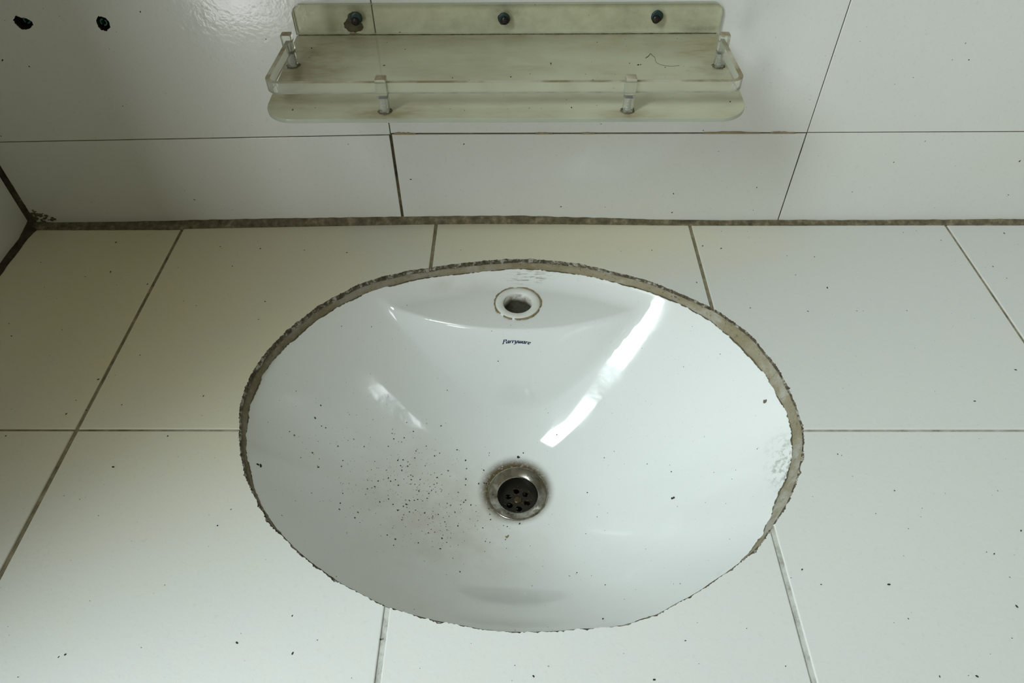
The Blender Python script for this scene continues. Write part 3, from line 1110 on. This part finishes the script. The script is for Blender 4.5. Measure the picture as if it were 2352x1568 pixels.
bmb = prism(rounded_outline(SX0, SX1, YF, YB, 0.024, 'ab'), lambda u, v, d: (u, v, shelf_z(v) + d), -0.0032, 0.0)
ed = [e for e in bmb.edges if abs(e.verts[0].co.z - shelf_z(e.verts[0].co.y)) < 1e-5 and abs(e.verts[1].co.z - shelf_z(e.verts[1].co.y)) < 1e-5]
bmesh.ops.bevel(bmb, geom=ed, offset=0.0007, segments=2, affect='EDGES', profile=0.5)
board = obj('shelf_board', bmb, ['acrylic_board', 'acrylic_rim'], shelf)
for f in board.data.polygons:
    if abs(f.normal.z) < 0.8:
        f.material_index = 1
bmk = prism(rounded_outline(SX0, SX1, 0.2257, 0.2532, 0.009, 'cd'), lambda u, v, d: (u, WY - 0.0006 - d, v), 0.0, 0.0042)
bplate = obj('back_plate', bmk, ['acrylic_back', 'acrylic_rim'], shelf)
for f in bplate.data.polygons:
    if abs(f.normal.y) < 0.8:
        f.material_index = 1

# brown dirt caught where board and back plate meet
verts, faces = [], []
NS = 200
for k in range(NS + 1):
    x = SX0 + 0.002 + (SX1 - SX0 - 0.004) * k / NS
    w = 0.0004 + 0.0006 * max(0, n1(x * 70, 2.0)) + 0.0004 * abs(n1(x * 300, 5.0))
    y0 = WY - 0.0048
    verts += [(x, y0, 0.2258 + w * 0.7), (x, y0 - w, shelf_z(y0 - w) + 0.0003), (x, y0 - w, shelf_z(y0) - 0.0003), (x, y0, shelf_z(y0) - 0.0003)]
for k in range(NS):
    for i in range(4):
        j = (i + 1) % 4
        faces.append((k * 4 + i, k * 4 + j, (k + 1) * 4 + j, (k + 1) * 4 + i))
obj('dirt_line', bm_from(verts, faces), 'mould', shelf)

# guard rail: bent strip standing on four posts
RZ0, RZ1 = 0.2345, 0.2437
path = []
XL0, XR0, YR, YFR = -0.2112, 0.1742, -0.0560, -0.1325
rc = 0.010
path.append((XL0 + 0.0015, YR + 0.004))
for k in range(9):
    a = math.radians(180 + 90 * k / 8)
    path.append((XL0 + rc + rc * math.cos(a), YFR + rc + rc * math.sin(a)))
for k in range(9):
    a = math.radians(270 + 90 * k / 8)
    path.append((XR0 - rc + rc * math.cos(a), YFR + rc + rc * math.sin(a)))
path.append((XR0 - 0.0015, YR + 0.004))
verts, faces = [], []
th = 0.0019
for i, (x, y) in enumerate(path):
    a, b = path[max(i - 1, 0)], path[min(i + 1, len(path) - 1)]
    dx, dy = b[0] - a[0], b[1] - a[1]
    L = math.hypot(dx, dy)
    nx, ny = -dy / L * th, dx / L * th
    sag = 0.0
    for sx, z in ((1, RZ0 + sag), (1, RZ1 + sag), (-1, RZ1 + sag), (-1, RZ0 + sag)):
        verts.append((x + nx * sx, y + ny * sx, z))
for i in range(len(path) - 1):
    for q in range(4):
        w = (q + 1) % 4
        faces.append((i * 4 + q, i * 4 + w, (i + 1) * 4 + w, (i + 1) * 4 + q))
faces += [(0, 1, 2, 3), tuple((len(path) - 1) * 4 + q for q in range(4))]
bmr = bm_from(verts, faces)
rail = obj('guard_rail', bmr, 'acrylic', shelf)

for x, y, hgt in ((-0.2092, -0.0585, 0.0290), (0.1722, -0.0620, 0.0290), (-0.1172, -0.1330, 0.0295), (0.0838, -0.1335, 0.0295)):
    zb = shelf_z(y)
    bm = bmesh.new()
    box(bm, -0.0045, 0.0045, -0.0045, 0.0045, hgt - 0.0165, hgt)
    bevel_all(bm, 0.0012, 2)
    bmesh.ops.transform(bm, matrix=Matrix.Translation((x, y, zb)), verts=bm.verts)
    po = obj('rail_post', bm, 'acrylic', shelf)
    bm = bmesh.new()
    box(bm, -0.0040, 0.0040, -0.0040, 0.0040, 0.0002, hgt - 0.0165)
    bevel_all(bm, 0.0010, 2)
    bmesh.ops.transform(bm, matrix=Matrix.Translation((x, y, zb)), verts=bm.verts)
    obj('post_shaft', bm, 'acrylic', po)
    prof = [(0.0, 0.0010), (0.0018, 0.0010)]
    for q in range(8):
        prof += [(0.0018, 0.0012 + q * 0.0013), (0.0025, 0.0018 + q * 0.0013)]
    prof += [(0.0018, 0.0122), (0.0, 0.0122)]
    obj('post_screw', lathe(prof, 16, (x, y, zb)), 'screw_core', po)
    # black dirt caught at the foot
    verts, faces = [], []
    nn = 36
    for k in range(nn):
        a = 2 * PI * k / nn
        ww = 0.0059 + 0.0018 * n1(k * 0.9, x * 40)
        for r, z in ((0.0044, 0.0008), (0.0054, 0.0005), (ww, 0.0001), (0.0044, -0.0002)):
            verts.append((x + r * math.cos(a), y + r * math.sin(a), zb + z + 0.052 * r * math.sin(a)))
    for k in range(nn):
        for i in range(4):
            k2, j = (k + 1) % nn, (i + 1) % 4
            faces.append((k * 4 + i, k * 4 + j, k2 * 4 + j, k2 * 4 + i))
    obj('foot_dirt', bm_from(verts, faces), 'mould', po)

# screws with their green plugs through the back plate
for x, z, ox, oz in ((-0.1580, 0.2418, -0.0012, -0.0030), (-0.0200, 0.2402, 0.0008, -0.0012), (0.1228, 0.2418, -0.0006, -0.0024)):
    Ry = Matrix.Rotation(PI / 2, 4, 'X')
    T = Matrix.Translation((x, WY - 0.0050, z)) @ Ry
    bm = bmesh.new()
    nn = 26
    verts, faces = [], []
    for k in range(nn):
        a = 2 * PI * k / nn
        e = 1 + 0.10 * n1(k * 0.7, x * 30)
        for r, d in ((0.0, -0.0002), (0.0054 * e, -0.0003), (0.0057 * e, 0.0005), (0.0050 * e, 0.0013), (0.0036, 0.0014), (0.0, 0.0014)):
            verts.append(T @ Vector((r * math.cos(a), r * math.sin(a), d)))
    for k in range(nn):
        for i in range(5):
            k2 = (k + 1) % nn
            faces.append((k * 6 + i, k2 * 6 + i, k2 * 6 + i + 1, k * 6 + i + 1))
    bmp = bm_from(verts, faces)
    bmesh.ops.remove_doubles(bmp, verts=bmp.verts, dist=1e-6)
    plug = obj('screw_plug', bmp, 'plug', shelf, smooth=True)
    head = lathe([(0.0, 0.0026), (0.0018, 0.0025), (0.0032, 0.0020), (0.0038, 0.0010), (0.0038, 0.0)], 32)
    Th = Matrix.Translation((x + ox, WY - 0.0060, z + oz)) @ Ry
    bmesh.ops.transform(head, matrix=Th, verts=head.verts)
    hd = obj('screw_head', head, 'screw', plug, smooth=True)
    bm = bmesh.new()
    for rot in (0.6, 0.6 + PI / 2):
        vv = box(bm, -0.0020, 0.0020, -0.0004, 0.0004, 0.0022, 0.00275)
        bmesh.ops.transform(bm, matrix=Th @ Matrix.Rotation(rot, 4, 'Z'), verts=vv)
    obj('screw_recess', bm, 'cavity', plug)

# ------------------------------------------------------------------ wall plugs left in the two bare holes
for (x, z, lab) in ((-0.4745, 0.2375, 'torn green wall plug in the drilled hole nearest the left wall'),
                    (-0.4020, 0.2352, 'split green wall plug in the drilled hole nearer the shelf')):
    wp = empty('wall_plug', lab, 'wall plug', 'green plugs left in bare wall holes')
    for sgn in (-1, 1):
        prof = []
        nn = 12
        verts, faces = [], []
        for d in (0.0035, 0.030):
            for k in range(nn + 1):
                a = math.radians(18 + 144 * k / nn) * sgn
                for r in (0.0022, 0.0034):
                    q = Vector((r * math.cos(a), r * math.sin(a), 0))
                    q.rotate(Matrix.Rotation(math.radians(62), 3, 'Z'))
                    verts.append((x + q.x, WY + d, z + q.y))
        L = (nn + 1) * 2
        for k in range(nn):
            a, b = k * 2, (k + 1) * 2
            faces += [(a, a + 1, b + 1, b), (L + a, L + b, L + b + 1, L + a + 1), (a, b, L + b, L + a), (a + 1, L + a + 1, L + b + 1, b + 1)]
        faces += [(0, L, L + 1, 1), (L - 2, L - 1, 2 * L - 1, 2 * L - 2)]
        obj('plug_half', bm_from(verts, faces), 'green_plug', wp, smooth=False)

# ------------------------------------------------------------------ loose dirt
def crumb(bm, p, n, size, flat=0.45, long=1.0):
    zq = n.to_track_quat('Z', 'Y').to_matrix().to_4x4()
    mm = Matrix.Translation(p + n * size * flat * 0.6) @ zq @ Matrix.Rotation(RND.uniform(0, 6.3), 4, 'Z') @ Matrix.Diagonal((size * long, size, size * flat, 1))
    bmesh.ops.create_icosphere(bm, subdivisions=1, radius=1.0, matrix=mm)


def in_bowl(x, y, s_max=0.97):
    dx, dy = x - DRAIN.x, y - DRAIN.y
    r = math.hypot(dx, dy)
    R = rim_at(math.atan2(dy, dx))
    return r > 0.0355 and r < R0 + (R - R0) * s_max


bm = bmesh.new()
c0 = on_basin(955, 1140)
count = 0
while count < 520:
    x, y = RND.gauss(c0.x, 0.048), RND.gauss(c0.y, 0.034)
    if not in_bowl(x, y):
        continue
    count += 1
    s = 0.00022 + 0.00055 * RND.random() ** 3
    crumb(bm, Vector((x, y, basin_h(x, y))), basin_normal(x, y), s, 0.5, RND.uniform(1, 1.9))
count = 0
while count < 300:
    x, y = RND.uniform(-0.26, 0.25), RND.uniform(-0.47, -0.07)
    if not in_bowl(x, y) or math.hypot(x - TAP.x, y - TAP.y) < 0.027:
        continue
    count += 1
    crumb(bm, Vector((x, y, basin_h(x, y))), basin_normal(x, y), 0.00012 + 0.0003 * RND.random() ** 3, 0.5, RND.uniform(1, 2.2))
for px, py, s in ((665, 991, .5), (908, 1238, .8), (1069, 1057, .8), (1070, 1100, .8), (1202, 1040, .7), (1125, 1181, .6), (1388, 1051, .5), (1279, 998, .6), (1144, 829, .6), (1542, 1083, .6), (1027, 896, .5), (975, 1178, .7), (1065, 1153, .7), (985, 1133, .6), (1035, 1160, .6), (1015, 1236, .8), (1325, 1315, .6), (1385, 1421, .8), (1390, 1343, .6), (1349, 1131, .6), (1222, 1345, .4)):
    p = on_basin(px, py)
    crumb(bm, p, basin_normal(p.x, p.y), s * 0.0011, 0.5, 1.2)
o = obj('basin_dirt_specks', bm, 'speck')
tag(o, 'tiny black dirt specks scattered over the inside of the washbasin', 'dirt', kind='stuff')

bm = bmesh.new()
count = 0
while count < 420:
    x, y = RND.uniform(-0.57, 0.75), RND.uniform(-0.55, -0.012)
    dx, dy = x - OC[0], y - OC[1]
    if math.hypot(dx / OA, dy / OB) < 1.06:
        continue
    count += 1
    crumb(bm, Vector((x, y, 0.0002)), Vector((0, 0, 1)), 0.0002 + 0.0006 * RND.random() ** 4, 0.4, RND.uniform(1, 2.4))
o = obj('counter_dirt_specks', bm, 'speck')
tag(o, 'tiny dark dirt specks scattered on the countertop tiles', 'dirt', kind='stuff')

bm = bmesh.new()
for _ in range(230):
    x, z = RND.uniform(-0.57, 0.75), RND.uniform(0.012, 0.35)
    crumb(bm, Vector((x, WY, z)), Vector((0, -1, 0)), 0.0002 + 0.0006 * RND.random() ** 4, 0.35, RND.uniform(1, 2.6))
o = obj('wall_dirt_specks', bm, 'speck')
tag(o, 'tiny dark dirt specks stuck to the white wall tiles', 'dirt', kind='stuff')

bm = bmesh.new()
for _ in range(90):
    x, y = RND.uniform(SX0 + 0.01, SX1 - 0.01), RND.uniform(YF + 0.012, YB - 0.008)
    crumb(bm, Vector((x, y, shelf_z(y))), Vector((0, 0, 1)), 0.0002 + 0.0006 * RND.random() ** 3, 0.45, RND.uniform(1, 2.0))
o = obj('shelf_dirt_specks', bm, 'speck')
tag(o, 'tiny dark dirt specks lying on the acrylic shelf board', 'dirt', kind='stuff')


def flake(name, label, px, py, size, long, mat='flake', flat=0.35):
    p = on_basin(px, py)
    n = basin_normal(p.x, p.y)
    bm = bmesh.new()
    for q in range(4):
        off = Vector((RND.uniform(-1, 1) * size * long * 0.7, RND.uniform(-1, 1) * size * 0.7, 0))
        x, y = p.x + off.x, p.y + off.y
        crumb(bm, Vector((x, y, basin_h(x, y))), n, size * RND.uniform(0.5, 0.9), flat, long)
    return tag(obj(name, bm, mat), label, 'debris')


flake('dirt_flake', 'curled brown flake on the right side of the washbasin near the rim', 1753, 922, 0.0014, 2.0)
flake('dirt_flake', 'dark seed-like flake on the left side of the washbasin near the rim', 594, 1067, 0.0013, 1.8, 'speck')
flake('dirt_clump', 'black clump of dirt just behind the drain', 1191, 1050, 0.0015, 1.3, 'speck')
flake('dirt_clump', 'black crumb on the bare right floor of the washbasin', 1546, 1144, 0.0014, 1.3, 'speck')
flake('dirt_smear', 'yellowish brown crumb in front of the drain', 1167, 1231, 0.0016, 2.0, 'residue', 0.2)

# hair on the shelf
def on_shelf(px, py):
    d = pix_ray(px, py)
    t = 0.5
    for _ in range(30):
        p = CAM_POS + d * t
        t += (p.z - shelf_z(p.y)) / -(d.z - 0.052 * d.y)
    return CAM_POS + d * t


pts = [(1483, 134), (1490, 129), (1494, 124), (1499, 129), (1504, 133), (1506, 142), (1512, 147), (1520, 150), (1530, 152), (1545, 153), (1560, 151)]
pp = [on_shelf(*q) + Vector((0, 0, 0.0004)) for q in pts]
sm = []
for i in range(len(pp) - 1):
    a, b, c, d = pp[max(i - 1, 0)], pp[i], pp[i + 1], pp[min(i + 2, len(pp) - 1)]
    for q in range(5):
        t = q / 5
        sm.append(0.5 * ((2 * b) + (c - a) * t + (2 * a - 5 * b + 4 * c - d) * t * t + (3 * b - a - 3 * c + d) * t ** 3))
sm.append(pp[-1])
o = obj('hair_strand', tube_bm(sm, lambda t: 0.00030 - 0.00017 * min(1, t * 2.5), 5), 'hair')
tag(o, 'thin dark curled hair lying on the acrylic shelf board', 'hair')
p = on_shelf(1469, 149)
bm = bmesh.new()
for q in range(4):
    crumb(bm, p + Vector((RND.uniform(-.0015, .0015), RND.uniform(-.001, .001), 0)), Vector((0, 0, 1)), RND.uniform(.0004, .0008), 0.5, 1.6)
tag(obj('dirt_crumb', bm, 'speck'), 'black crumb on the acrylic shelf board left of the hair', 'debris')
